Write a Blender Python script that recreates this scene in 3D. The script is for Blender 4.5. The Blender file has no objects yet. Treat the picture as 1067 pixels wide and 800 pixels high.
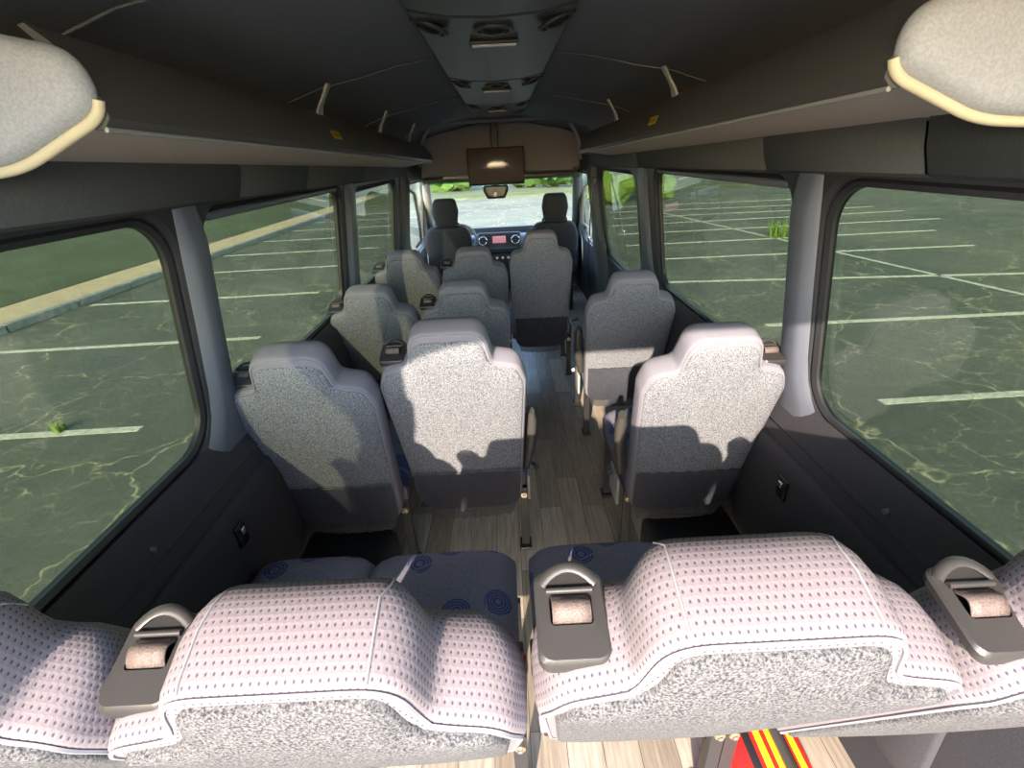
import bpy, bmesh, math, random
from mathutils import Vector, Matrix
random.seed(7)
PI = math.pi
SC = bpy.context.scene
COL = SC.collection

# ------------------------------------------------------------------ camera
PITCH, ROLL, FPX = math.radians(25.6), math.radians(3.0), 500.0
CAM = Vector((0, 0, 1.57))
cd = bpy.data.cameras.new('camera')
cam = bpy.data.objects.new('camera', cd)
COL.objects.link(cam)
cd.sensor_fit = 'HORIZONTAL'
cd.sensor_width = 36
cd.lens = FPX * 36 / 1067
cd.clip_start = 0.02
cd.clip_end = 500
_f = Vector((0, math.cos(PITCH), -math.sin(PITCH)))
_r = Vector((1, 0, 0))
_u = _r.cross(_f)
_r2 = _r * math.cos(ROLL) - _u * math.sin(ROLL)
_u2 = _u * math.cos(ROLL) + _r * math.sin(ROLL)
_m = Matrix((_r2, _u2, -_f)).transposed().to_4x4()
_m.translation = CAM
cam.matrix_world = _m
SC.camera = cam

# ------------------------------------------------------------------ light
SUNDIR = Vector((0.245, 1.0, -0.458)).normalized()      # the way the light travels
sl = bpy.data.lights.new('sun', 'SUN')
sl.energy = 12.5
sl.angle = math.radians(0.6)
sl.color = (1.0, 0.85, 0.67)
sun = bpy.data.objects.new('sun', sl)
COL.objects.link(sun)
sun.rotation_euler = SUNDIR.to_track_quat('-Z', 'Y').to_euler()
sun.location = (-4, -12, 8)
W = bpy.data.worlds.new('sky')
SC.world = W
W.use_nodes = True
wt = W.node_tree
for n in list(wt.nodes):
    wt.nodes.remove(n)
sky = wt.nodes.new('ShaderNodeTexSky')
sky.sky_type = 'NISHITA'
sky.sun_disc = False
sky.sun_elevation = math.radians(26)
sky.sun_rotation = math.radians(195)
sky.air_density = 1.0
sky.dust_density = 0.6
bg = wt.nodes.new('ShaderNodeBackground')
bg.inputs[1].default_value = 1.3
wo = wt.nodes.new('ShaderNodeOutputWorld')
wt.links.new(sky.outputs[0], bg.inputs[0])
wt.links.new(bg.outputs[0], wo.inputs[0])
SC.view_settings.view_transform = 'Standard'
SC.view_settings.look = 'None'
SC.view_settings.gamma = 1.0
SC.view_settings.use_curve_mapping = False
SC.view_settings.exposure = 0.16
SC.cycles.use_denoising = True
SC.cycles.max_bounces = 8
SC.cycles.transparent_max_bounces = 12
SC.cycles.caustics_reflective = False
SC.cycles.caustics_refractive = False
SC.cycles.sample_clamp_indirect = 6


# ------------------------------------------------------------------ materials
def mat(name, col=(0.5, 0.5, 0.5), rough=0.6, metal=0.0, spec=0.5):
    m = bpy.data.materials.new(name)
    m.use_nodes = True
    b = m.node_tree.nodes['Principled BSDF']
    b.inputs['Base Color'].default_value = (*col, 1)
    b.inputs['Roughness'].default_value = rough
    b.inputs['Metallic'].default_value = metal
    b.inputs['Specular IOR Level'].default_value = spec
    return m


class NT:
    """small helper around a node tree"""
    def __init__(s, m):
        s.t = m.node_tree
        s.b = s.t.nodes.get('Principled BSDF')

    def n(s, typ, **kw):
        o = s.t.nodes.new(typ)
        for k, v in kw.items():
            setattr(o, k, v)
        return o

    def l(s, a, b):
        s.t.links.new(a, b)

    def coord(s, which='Object', scale=(1, 1, 1), rot=(0, 0, 0)):
        tc = s.n('ShaderNodeTexCoord')
        mp = s.n('ShaderNodeMapping')
        mp.inputs['Scale'].default_value = scale
        mp.inputs['Rotation'].default_value = rot
        s.l(tc.outputs[which], mp.inputs[0])
        return mp.outputs[0]

    def noise(s, vec, scale, detail=2, rough=0.5):
        o = s.n('ShaderNodeTexNoise')
        o.inputs['Scale'].default_value = scale
        o.inputs['Detail'].default_value = detail
        o.inputs['Roughness'].default_value = rough
        s.l(vec, o.inputs['Vector'])
        return o.outputs['Fac']

    def ramp(s, fac, stops, interp='LINEAR'):
        o = s.n('ShaderNodeValToRGB')
        o.color_ramp.interpolation = interp
        e = o.color_ramp.elements
        while len(e) < len(stops):
            e.new(0.5)
        for i, (p, c) in enumerate(stops):
            e[i].position = p
            e[i].color = (*c, 1) if len(c) == 3 else c
        s.l(fac, o.inputs[0])
        return o.outputs[0]

    def math(s, op, a, b=None, clamp=False):
        o = s.n('ShaderNodeMath', operation=op, use_clamp=clamp)
        for i, v in enumerate((a, b)):
            if v is None:
                continue
            if isinstance(v, (int, float)):
                o.inputs[i].default_value = v
            else:
                s.l(v, o.inputs[i])
        return o.outputs[0]

    def mix(s, fac, a, b, mode='MIX'):
        o = s.n('ShaderNodeMix', data_type='RGBA', blend_type=mode)
        if isinstance(fac, (int, float)):
            o.inputs[0].default_value = fac
        else:
            s.l(fac, o.inputs[0])
        for i, v in ((6, a), (7, b)):
            if isinstance(v, tuple):
                o.inputs[i].default_value = (*v, 1)
            else:
                s.l(v, o.inputs[i])
        return o.outputs[2]

    def bump(s, h, strength=0.3, dist=0.002):
        o = s.n('ShaderNodeBump')
        o.inputs['Strength'].default_value = strength
        o.inputs['Distance'].default_value = dist
        s.l(h, o.inputs['Height'])
        s.l(o.outputs[0], s.b.inputs['Normal'])

    def base(s, c):
        s.l(c, s.b.inputs['Base Color'])


def fabric_knit(name, dark, light, scale=330):
    m = mat(name, light, 0.95, spec=0.1)
    t = NT(m)
    v = t.coord()
    a = t.noise(v, scale, 3, 0.7)
    c = t.ramp(a, [(0.38, dark), (0.62, light)])
    t.base(c)
    t.bump(a, 0.5, 0.003)
    return m


def fabric_plain(name, col, scale=500):
    m = mat(name, col, 0.95, spec=0.1)
    t = NT(m)
    v = t.coord()
    a = t.noise(v, scale, 2, 0.6)
    d = tuple(x * 0.82 for x in col)
    t.base(t.ramp(a, [(0.35, d), (0.65, col)]))
    t.bump(a, 0.25, 0.002)
    return m


def fabric_dots(name, col, dot):
    m = mat(name, col, 0.95, spec=0.1)
    t = NT(m)
    v = t.coord('UV', (1 / 0.0082, 1 / 0.0098, 1))
    sep = t.n('ShaderNodeSeparateXYZ')
    t.l(v, sep.inputs[0])
    fx, fy = sep.outputs[0], sep.outputs[1]
    row = t.math('FLOOR', fy)
    off = t.math('MULTIPLY', t.math('MODULO', row, 2.0), 0.5)
    ux = t.math('SUBTRACT', t.math('FRACT', t.math('ADD', fx, off)), 0.5)
    uy = t.math('SUBTRACT', t.math('FRACT', fy), 0.5)
    ux = t.math('MULTIPLY', ux, 1.25)
    d = t.math('ADD', t.math('MULTIPLY', ux, ux), t.math('MULTIPLY', uy, uy))
    r = t.math('SQRT', d)
    w = t.noise(t.coord(), 600, 2)
    basec = t.ramp(w, [(0.3, tuple(x * 0.86 for x in col)), (0.7, col)])
    f = t.ramp(r, [(0.13, (1, 1, 1)), (0.25, (0, 0, 0))])
    t.base(t.mix(f, basec, dot))
    t.bump(t.math('ADD', t.math('MULTIPLY', r, 1.0), t.math('MULTIPLY', w, 0.4)), 0.35, 0.002)
    return m


def fabric_circles(name):
    m = mat(name, (0.2, 0.2, 0.3), 0.95, spec=0.1)
    t = NT(m)
    v = t.coord('Object', (1, 1, 0.6))
    vo = t.n('ShaderNodeTexVoronoi', feature='F1')
    vo.inputs['Scale'].default_value = 9.0
    vo.inputs['Randomness'].default_value = 0.75
    t.l(v, vo.inputs['Vector'])
    dist = vo.outputs['Distance']
    rings = t.math('SINE', t.math('MULTIPLY', dist, 95.0))
    speck = t.noise(v, 420, 2)
    inside = t.ramp(dist, [(0.36, (1, 1, 1)), (0.40, (0, 0, 0))])
    sepc = t.n('ShaderNodeSeparateColor')
    t.l(vo.outputs['Color'], sepc.inputs[0])
    pick = t.math('GREATER_THAN', sepc.outputs[0], 0.25)
    rr = t.math('MULTIPLY', t.math('MULTIPLY', inside, pick), t.ramp(t.math('ADD', rings, t.math('MULTIPLY', speck, 1.3)), [(0.4, (0.25, 0.25, 0.25)), (0.75, (1, 1, 1))]))
    basec = t.ramp(speck, [(0.3, (0.13, 0.13, 0.19)), (0.7, (0.26, 0.255, 0.33))])
    t.base(t.mix(rr, basec, (0.045, 0.065, 0.21)))
    t.bump(speck, 0.3, 0.002)
    return m


def plastic(name, col, rough=0.5, grain=0.25):
    m = mat(name, col, rough)
    t = NT(m)
    v = t.coord()
    a = t.noise(v, 700, 2)
    t.bump(a, grain, 0.0008)
    return m


def net_mat():
    m = mat('pocket net', (0.035, 0.038, 0.055), 0.8)
    t = NT(m)
    v = t.coord('Object', (1, 1, 1), (0, PI / 4, 0))
    w1 = t.n('ShaderNodeTexWave', wave_type='BANDS', bands_direction='X')
    w2 = t.n('ShaderNodeTexWave', wave_type='BANDS', bands_direction='Z')
    for w in (w1, w2):
        w.inputs['Scale'].default_value = 75
        t.l(v, w.inputs['Vector'])
    mx = t.math('MAXIMUM', w1.outputs['Fac'], w2.outputs['Fac'])
    a = t.ramp(mx, [(0.45, (0.30, 0.30, 0.30)), (0.75, (0.85, 0.85, 0.85))])
    t.l(a, t.b.inputs['Alpha'])
    return m


def glass_mat(name, tint, gloss=1.0):
    m = bpy.data.materials.new(name)
    m.use_nodes = True
    nt = m.node_tree
    for n in list(nt.nodes):
        nt.nodes.remove(n)
    o = nt.nodes.new('ShaderNodeOutputMaterial')
    tr = nt.nodes.new('ShaderNodeBsdfTransparent')
    tr.inputs[0].default_value = (*tint, 1)
    gl = nt.nodes.new('ShaderNodeBsdfGlossy')
    gl.inputs['Roughness'].default_value = 0.02
    gl.inputs['Color'].default_value = (gloss, gloss, gloss, 1)
    lw = nt.nodes.new('ShaderNodeLayerWeight')
    lw.inputs[0].default_value = 0.5
    pw = nt.nodes.new('ShaderNodeMath')
    pw.operation = 'POWER'
    pw.inputs[1].default_value = 5.0
    nt.links.new(lw.outputs['Facing'], pw.inputs[0])
    fr = nt.nodes.new('ShaderNodeMath')
    fr.operation = 'MULTIPLY_ADD'
    fr.inputs[1].default_value = 0.7
    fr.inputs[2].default_value = 0.05
    nt.links.new(pw.outputs[0], fr.inputs[0])
    mx = nt.nodes.new('ShaderNodeMixShader')
    nt.links.new(fr.outputs[0], mx.inputs[0])
    nt.links.new(tr.outputs[0], mx.inputs[1])
    nt.links.new(gl.outputs[0], mx.inputs[2])
    nt.links.new(mx.outputs[0], o.inputs[0])
    return m


def floor_mat():
    m = mat('vinyl planks', (0.3, 0.27, 0.23), 0.38)
    t = NT(m)
    v = t.coord('Object', (1, 1, 1), (0, 0, PI / 2))
    br = t.n('ShaderNodeTexBrick')
    br.offset = 0.37
    br.inputs['Scale'].default_value = 1.0
    br.inputs['Mortar Size'].default_value = 0.0012
    br.inputs['Brick Width'].default_value = 0.62
    br.inputs['Row Height'].default_value = 0.105
    br.inputs['Color1'].default_value = (0.0, 0, 0, 1)
    br.inputs['Color2'].default_value = (1, 1, 1, 1)
    br.inputs['Mortar'].default_value = (0.2, 0.2, 0.2, 1)
    t.l(v, br.inputs['Vector'])
    g = t.noise(t.coord('Object', (28, 1.6, 1)), 3.0, 5, 0.65)
    plank = t.ramp(br.outputs['Color'], [(0.0, (0.30, 0.25, 0.20)), (0.5, (0.43, 0.365, 0.30)), (1.0, (0.55, 0.48, 0.41))])
    grain = t.ramp(g, [(0.35, (0.62, 0.60, 0.57)), (0.65, (1.05, 1.04, 1.02))])
    c = t.mix(1.0, plank, grain, 'MULTIPLY')
    c = t.mix(br.outputs['Fac'], c, (0.08, 0.07, 0.06))
    t.base(c)
    t.bump(g, 0.15, 0.001)
    return m


def asphalt_mat():
    m = mat('old asphalt', (0.1, 0.1, 0.1), 0.95, spec=0.05)
    t = NT(m)
    tc = t.n('ShaderNodeTexCoord')
    nz = t.n('ShaderNodeTexNoise')
    nz.inputs['Scale'].default_value = 2.6
    nz.inputs['Detail'].default_value = 4
    t.l(tc.outputs['Object'], nz.inputs['Vector'])
    vm = t.n('ShaderNodeVectorMath', operation='SCALE')
    vs = t.n('ShaderNodeVectorMath', operation='SUBTRACT')
    t.l(nz.outputs['Color'], vs.inputs[0])
    vs.inputs[1].default_value = (0.5, 0.5, 0.5)
    t.l(vs.outputs[0], vm.inputs[0])
    vm.inputs['Scale'].default_value = 0.55
    va = t.n('ShaderNodeVectorMath', operation='ADD')
    t.l(tc.outputs['Object'], va.inputs[0])
    t.l(vm.outputs[0], va.inputs[1])
    out = []
    for sc, wd in ((0.6, 0.010), (2.6, 0.026)):
        vo = t.n('ShaderNodeTexVoronoi', feature='DISTANCE_TO_EDGE')
        vo.inputs['Scale'].default_value = sc
        t.l(va.outputs[0], vo.inputs['Vector'])
        out.append(t.ramp(vo.outputs['Distance'], [(0.0, (1, 1, 1)), (wd, (0, 0, 0))]))
    msk = t.ramp(t.noise(tc.outputs['Object'], 0.55, 3), [(0.40, (0, 0, 0)), (0.58, (1, 1, 1))])
    fine = t.math('MULTIPLY', out[1], msk)
    cr = t.math('MAXIMUM', out[0], t.math('MULTIPLY', fine, 0.8))
    spk = t.noise(tc.outputs['Object'], 60, 3, 0.8)
    patch = t.noise(tc.outputs['Object'], 0.35, 4, 0.6)
    a = t.ramp(spk, [(0.3, (0.095, 0.106, 0.093)), (0.7, (0.205, 0.212, 0.18))])
    b = t.ramp(patch, [(0.3, (0.72, 0.76, 0.76)), (0.7, (1.3, 1.25, 1.1))])
    c = t.mix(1.0, a, b, 'MULTIPLY')
    brk = t.ramp(t.noise(tc.outputs['Object'], 9, 3), [(0.35, (0.2, 0.2, 0.2)), (0.6, (1, 1, 1))])
    # streaks of dry weed debris
    st = t.noise(t.coord('Object', (0.8, 4.2, 1), (0, 0, 0.9)), 2.2, 8, 0.8)
    stm = t.ramp(st, [(0.57, (0, 0, 0)), (0.66, (0.8, 0.8, 0.8))])
    crk = t.math('MULTIPLY', t.math('MAXIMUM', cr, t.math('MULTIPLY', stm, 0.45)), brk)
    t.base(t.mix(crk, c, (0.55, 0.50, 0.30)))
    return m


def grass_mat():
    m = mat('lawn grass', (0.08, 0.16, 0.03), 0.95)
    t = NT(m)
    v = t.coord()
    a = t.noise(v, 14, 5, 0.7)
    b = t.noise(v, 0.8, 3, 0.6)
    c = t.ramp(a, [(0.3, (0.045, 0.06, 0.025)), (0.7, (0.11, 0.125, 0.055))])  # greens kept dark, standing in for tree shade on the lawn
    t.base(t.mix(t.ramp(b, [(0.45, (0, 0, 0)), (0.75, (0.6, 0.6, 0.6))]), c, (0.15, 0.19, 0.07)))
    return m


def noisy(name, c0, c1, scale, rough=0.8, detail=3, bump=0.2, spec=0.3, metal=0.0):
    m = mat(name, c0, rough, metal, spec)
    t = NT(m)
    a = t.noise(t.coord(), scale, detail, 0.6)
    t.base(t.ramp(a, [(0.3, c0), (0.7, c1)]))
    if bump:
        t.bump(a, bump, 0.002)
    return m


M = {}
M['knit'] = fabric_knit('speckled grey knit', (0.055, 0.060, 0.075), (0.32, 0.325, 0.355))
M['dimknit'] = fabric_knit('speckled knit dimmed for sun', (0.030, 0.031, 0.038), (0.165, 0.160, 0.165))  # same knit, darkened so direct sun on the bench stays below white
M['light'] = fabric_plain('pale grey velour', (0.235, 0.225, 0.27))
M['dots'] = fabric_dots('pink grey dotted velour', (0.215, 0.182, 0.196), (0.065, 0.052, 0.085))
M['circle'] = fabric_circles('blue circle velour')
M['piping'] = mat('pale piping', (0.24, 0.23, 0.25), 0.8)
M['net'] = net_mat()
M['black'] = plastic('black plastic', (0.022, 0.022, 0.025), 0.45)
M['satin'] = plastic('dark satin plastic', (0.055, 0.052, 0.05), 0.32)
M['trim'] = plastic('dark grey trim', (0.028, 0.029, 0.034), 0.5)
M['pillar'] = plastic('slate pillar trim', (0.105, 0.115, 0.145), 0.42)
M['blackmetal'] = mat('black painted steel', (0.02, 0.02, 0.022), 0.35)
M['brass'] = mat('zinc yellow bolt', (0.75, 0.62, 0.40), 0.35, 1.0)
M['chrome'] = mat('bright metal', (0.7, 0.7, 0.72), 0.25, 1.0)
M['webbing'] = noisy('belt webbing', (0.075, 0.055, 0.05), (0.17, 0.13, 0.12), 500, 0.45, bump=0.5)
M['guide'] = plastic('charcoal belt bezel', (0.034, 0.031, 0.031), 0.4)
M['floor'] = floor_mat()
M['headliner'] = noisy('charcoal headliner', (0.19, 0.185, 0.20), (0.29, 0.285, 0.305), 300, 0.95)
M['header'] = noisy('grey vinyl header', (0.075, 0.078, 0.08), (0.105, 0.108, 0.11), 260, 0.8)
M['lower'] = noisy('grey lower lining', (0.036, 0.034, 0.040), (0.055, 0.052, 0.06), 300, 0.7)
M['carpet'] = noisy('black carpet', (0.012, 0.012, 0.014), (0.035, 0.035, 0.04), 250, 0.95)
M['shelfliner'] = noisy('taupe liner lifted for bounce', (0.70, 0.55, 0.49), (0.78, 0.63, 0.56), 160, 0.9)  # liner tone raised, standing in for light bounced up from below
M['fascia'] = plastic('bronze grey fascia', (0.095, 0.087, 0.080), 0.42)
M['duct'] = plastic('duct plastic', (0.062, 0.060, 0.052), 0.36)
M['ventblack'] = mat('vent black', (0.008, 0.008, 0.009), 0.3)
M['lampglass'] = mat('lamp lens', (0.75, 0.72, 0.70), 0.3)
M['pad'] = fabric_plain('white woven pad', (0.50, 0.50, 0.53), 260)
M['padedge'] = mat('cream edging', (0.72, 0.62, 0.42), 0.6)
M['sideglass'] = glass_mat('privacy glass', (0.43, 0.452, 0.372))
M['frontglass'] = glass_mat('clear glass', (0.95, 0.96, 0.93))
M['shade'] = glass_mat('green shade band', (0.10, 0.42, 0.24))
M['cabseat'] = noisy('cab seat cloth', (0.018, 0.018, 0.02), (0.05, 0.05, 0.055), 300, 0.9)
M['screen'] = mat('dark glossy screen', (0.10, 0.075, 0.075), 0.12)
M['yellow'] = mat('yellow', (0.85, 0.62, 0.02), 0.5)
M['red'] = mat('red', (0.62, 0.02, 0.02), 0.45)
M['asphalt'] = asphalt_mat()
M['grass'] = grass_mat()
M['curb'] = noisy('granite', (0.24, 0.24, 0.23), (0.42, 0.41, 0.38), 8, 0.9)
M['walk'] = noisy('sidewalk concrete', (0.58, 0.42, 0.25), (0.74, 0.56, 0.36), 6, 0.9)
M['paint'] = noisy('worn road paint', (0.42, 0.41, 0.30), (0.85, 0.84, 0.70), 22, 0.8)
M['leaf'] = noisy('leaves', (0.03, 0.075, 0.015), (0.09, 0.16, 0.035), 12, 0.9)
M['weed'] = noisy('weeds', (0.10, 0.20, 0.03), (0.22, 0.32, 0.06), 12, 0.9)
M['bark'] = noisy('bark', (0.06, 0.045, 0.03), (0.14, 0.10, 0.07), 12, 0.9)
M['dash'] = plastic('dashboard plastic', (0.06, 0.07, 0.085), 0.45)
M['palegrey'] = plastic('pale grey plastic', (0.36, 0.35, 0.34), 0.5)
M['display'] = mat('lit display', (0.05, 0.05, 0.05), 0.2)
_b = M['display'].node_tree.nodes['Principled BSDF']
_b.inputs['Emission Color'].default_value = (0.9, 0.35, 0.42, 1)
_b.inputs['Emission Strength'].default_value = 0.55


# ------------------------------------------------------------------ mesh helpers
def link(name, me, m, parent=None, smooth=True, loc=None):
    if m is not None and not me.materials:
        me.materials.append(m)
    if smooth:
        for p in me.polygons:
            p.use_smooth = True
    o = bpy.data.objects.new(name, me)
    COL.objects.link(o)
    if parent is not None:
        o.parent = parent
    if loc is not None:
        o.location = loc
    return o


def from_bm(name, bm, m, parent=None, smooth=False, sharp=None, loc=None):
    bmesh.ops.recalc_face_normals(bm, faces=bm.faces)
    me = bpy.data.meshes.new(name)
    bm.to_mesh(me)
    bm.free()
    if smooth and sharp:
        me.polygons.foreach_set('use_smooth', [True] * len(me.polygons))
        me.set_sharp_from_angle(angle=math.radians(sharp))
    return link(name, me, m, parent, smooth, loc)


def structure(o):
    o['kind'] = 'structure'
    return o


def tag(o, label, cat, group=None):
    o['label'] = label
    o['category'] = cat
    if group:
        o['group'] = group
    return o


def empty(name, loc, rz=0):
    o = bpy.data.objects.new(name, None)
    o.empty_display_size = 0.1
    COL.objects.link(o)
    o.location = loc
    o.rotation_euler = (0, 0, rz)
    return o


def a_box(bm, c, s, r=0.0, rot=None, seg=2):
    g = bmesh.ops.create_cube(bm, size=1.0)
    vs = g['verts']
    for v in vs:
        v.co = Vector((v.co.x * s[0], v.co.y * s[1], v.co.z * s[2]))
    if r > 0:
        es = list({e for v in vs for e in v.link_edges})
        res = bmesh.ops.bevel(bm, geom=es, offset=r, segments=seg, affect='EDGES', profile=0.5)
        vs = list({v for f in res['faces'] for v in f.verts} | {v for v in vs if v.is_valid})
    mtx = Matrix.Translation(Vector(c))
    if rot is not None:
        mtx = mtx @ (rot.to_matrix().to_4x4() if not isinstance(rot, Matrix) else rot.to_4x4())
    for v in vs:
        v.co = mtx @ v.co
    return vs


def box(name, c, s, m, parent=None, r=0.0, rot=None, seg=2):
    bm = bmesh.new()
    a_box(bm, c, s, r, rot, seg)
    return from_bm(name, bm, m, parent, smooth=r > 0, sharp=50)


def eul(x=0, y=0, z=0):
    from mathutils import Euler
    return Euler((x, y, z))


def a_tube(bm, pts, r, n=8, closed=False, flat=None):
    pts = [Vector(p) for p in pts]
    rings = []
    N = len(pts)
    up = Vector((0, 0, 1))
    prev = None
    for i, p in enumerate(pts):
        a = pts[(i - 1) % N] if (closed or i > 0) else p
        b = pts[(i + 1) % N] if (closed or i < N - 1) else p
        d = (b - a).normalized()
        s = d.cross(up if prev is None else prev)
        if s.length < 1e-4:
            s = d.cross(Vector((1, 0, 0)))
        s.normalize()
        u = s.cross(d).normalized()
        prev = u
        rr = r[i] if isinstance(r, (list, tuple)) else r
        fx, fy = flat if flat else (1, 1)
        rings.append([bm.verts.new(p + s * (math.cos(2 * PI * k / n) * rr * fx) + u * (math.sin(2 * PI * k / n) * rr * fy)) for k in range(n)])
    for i in range(N if closed else N - 1):
        A, B = rings[i], rings[(i + 1) % N]
        for k in range(n):
            bm.faces.new((A[k], A[(k + 1) % n], B[(k + 1) % n], B[k]))
    if not closed:
        bm.faces.new(rings[0][::-1])
        bm.faces.new(rings[-1])


def tube(name, pts, r, m, parent=None, n=8, closed=False, flat=None):
    bm = bmesh.new()
    a_tube(bm, pts, r, n, closed, flat)
    return from_bm(name, bm, m, parent, smooth=True, sharp=60)


def a_cyl(bm, p0, p1, r, n=16, r1=None):
    a_tube(bm, [p0, p1], [r, r if r1 is None else r1], n)


def cyl(name, p0, p1, r, m, parent=None, n=16, r1=None):
    bm = bmesh.new()
    a_cyl(bm, p0, p1, r, n, r1)
    return from_bm(name, bm, m, parent, smooth=True, sharp=40)


def rpoly(verts, seg=6):
    """verts: (x, y, r) counter-clockwise; returns points with rounded corners"""
    out = []
    N = len(verts)
    for i, (x, y, r) in enumerate(verts):
        p = Vector((x, y))
        if r <= 0:
            out.append(p)
            continue
        a = (Vector(verts[i - 1][:2]) - p)
        b = (Vector(verts[(i + 1) % N][:2]) - p)
        la, lb = a.length, b.length
        a.normalize()
        b.normalize()
        ang = a.angle(b)
        t = min(r / math.tan(ang / 2), la * 0.49, lb * 0.49)
        p0, p1 = p + a * t, p + b * t
        for k in range(seg + 1):
            s = k / seg
            out.append(p0 * (1 - s) ** 2 + p * 2 * s * (1 - s) + p1 * s * s)
    return out


def resample(pts, step):
    """evenly spaced points along the closed outline"""
    N = len(pts)
    cum = [0.0]
    for i in range(N):
        cum.append(cum[-1] + (pts[(i + 1) % N] - pts[i]).length)
    n = max(12, int(round(cum[-1] / step)))
    out, j = [], 0
    for k in range(n):
        t = cum[-1] * k / n
        while cum[j + 1] < t:
            j += 1
        L = cum[j + 1] - cum[j]
        out.append(pts[j].lerp(pts[(j + 1) % N], (t - cum[j]) / L if L > 1e-9 else 0))
    return out


def normals2(pts):
    N = len(pts)
    ns = []
    for i in range(N):
        d = pts[(i + 1) % N] - pts[i - 1]
        n = Vector((d.y, -d.x))
        n.normalize()
        ns.append(n)
    for _ in range(2):
        ns = [((ns[i - 1] + ns[i] * 2 + ns[(i + 1) % N]).normalized()) for i in range(N)]
    return ns


def loft(name, pts, prof, place, m, parent=None, mats=None, caps=(True, True), centre=(0, 0.42), bulge=(0, 0), sharp=60):
    """pts: outline (2D ccw); prof: list of (depth, inset); place(x, h, d) -> Vector. UVs in metres."""
    ns = normals2(pts)
    bm = bmesh.new()
    uvl = bm.loops.layers.uv.new('UVMap')
    N = len(pts)
    arc = [0]
    for i in range(N):
        arc.append(arc[-1] + (pts[(i + 1) % N] - pts[i]).length)
    dl = [0]
    for (d0, i0), (d1, i1) in zip(prof, prof[1:]):
        dl.append(dl[-1] + math.hypot(d1 - d0, i1 - i0))
    rings = []
    for d, ins in prof:
        rings.append([bm.verts.new(place(*(pts[i] - ns[i] * ins), d)) for i in range(N)])
    for k in range(len(prof) - 1):
        for i in range(N):
            j = (i + 1) % N
            f = bm.faces.new((rings[k][i], rings[k][j], rings[k + 1][j], rings[k + 1][i]))
            for lp, (u, v) in zip(f.loops, ((arc[i], dl[k]), (arc[i + 1], dl[k]), (arc[i + 1], dl[k + 1]), (arc[i], dl[k + 1]))):
                lp[uvl].uv = (u, v)
    c = Vector(centre)
    for end, on in ((0, caps[0]), (len(prof) - 1, caps[1])):
        if not on:
            continue
        d, ins = prof[end]
        base = [pts[i] - ns[i] * ins for i in range(N)]
        prev = rings[end]
        bl = bulge[0 if end == 0 else 1]
        pp = base
        for s in (0.82, 0.6, 0.35):
            q = [c + (b - c) * s for b in base]
            dd = d + bl * (1 - s * s)
            cur = [bm.verts.new(place(p.x, p.y, dd)) for p in q]
            for i in range(N):
                j = (i + 1) % N
                f = bm.faces.new((prev[i], prev[j], cur[j], cur[i]))
                for lp, p in zip(f.loops, (pp[i], pp[j], q[j], q[i])):
                    lp[uvl].uv = (p.x, p.y)
            prev, pp = cur, q
        cv = bm.verts.new(place(c.x, c.y, d + bl))
        for i in range(N):
            j = (i + 1) % N
            f = bm.faces.new((prev[i], prev[j], cv))
            for lp, p in zip(f.loops, (pp[i], pp[j], c)):
                lp[uvl].uv = (p.x, p.y)
    return from_bm(name, bm, m, parent, smooth=True, sharp=sharp)


def sweep(name, prof, ys, place, m, parent=None, closed=False, smooth=True, sharp=35):
    """prof: list of 2D points, ys: stations; place(a, b, y)"""
    bm = bmesh.new()
    rings = [[bm.verts.new(place(a, b, y)) for a, b in prof] for y in ys]
    n = len(prof)
    for A, B in zip(rings, rings[1:]):
        for k in range(n if closed else n - 1):
            bm.faces.new((A[k], A[(k + 1) % n], B[(k + 1) % n], B[k]))
    if closed:
        bm.faces.new(rings[0])
        bm.faces.new(rings[-1][::-1])
    return from_bm(name, bm, m, parent, smooth=smooth, sharp=sharp)


# ------------------------------------------------------------------ van shell
def WX(z):
    """inner face of the side wall, half width at height z"""
    return 0.87 - 0.132 * (z - 0.9)


Y_REAR = -0.32
SLOPE = 0.020


def drop(y):
    return -SLOPE * (y - 0.7)


# floor
bm = bmesh.new()
a_box(bm, (0, 2.9, -0.03), (1.86, 6.5, 0.06))
structure(from_bm('floor', bm, M['floor']))

# roof lining
cprof = [(0.805, 1.50), (0.81, 1.64), (0.785, 1.72), (0.72, 1.775), (0.60, 1.812), (0.48, 1.832), (0.34, 1.862), (0.2, 1.882), (0, 1.888)]
cprof = [(-x, z) for x, z in cprof] + [(x, z) for x, z in cprof[::-1][1:]]
ceil = sweep('ceiling', cprof, [Y_REAR, 0.7, 2, 3.2, 4.3, 5.3], lambda a, b, y: Vector((a, y, b - 0.008 * max(0, y - 0.7))), M['headliner'])
md = ceil.modifiers.new('solid', 'SOLIDIFY')
md.thickness = 0.05
md.offset = 1 if True else -1
structure(ceil)

# arch ribs of the headliner
for yy, s in ((0.95, 1), (1.9, 1), (3.0, 1), (4.25, 1.0)):
    pts = [(a * 0.985, yy, b - 0.004 - 0.008 * max(0, yy - 0.7)) for a, b in cprof[2:-2]]
    structure(tube('trim_%d' % (1 + int(yy)), pts, 0.0025, M['headliner'], n=6))


def rr_ring(y0, y1, z0, z1, r, n=8, extra=None):
    """rounded rectangle and matching outer parameters"""
    pts = []
    cs = [(y1 - r, z0 + r, -PI / 2), (y1 - r, z1 - r, 0), (y0 + r, z1 - r, PI / 2), (y0 + r, z0 + r, PI)]
    for cy, cz, a0 in cs:
        for k in range(n + 1):
            a = a0 + (PI / 2) * k / n
            pts.append((cy + r * math.cos(a), cz + r * math.sin(a)))
    return pts


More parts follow.
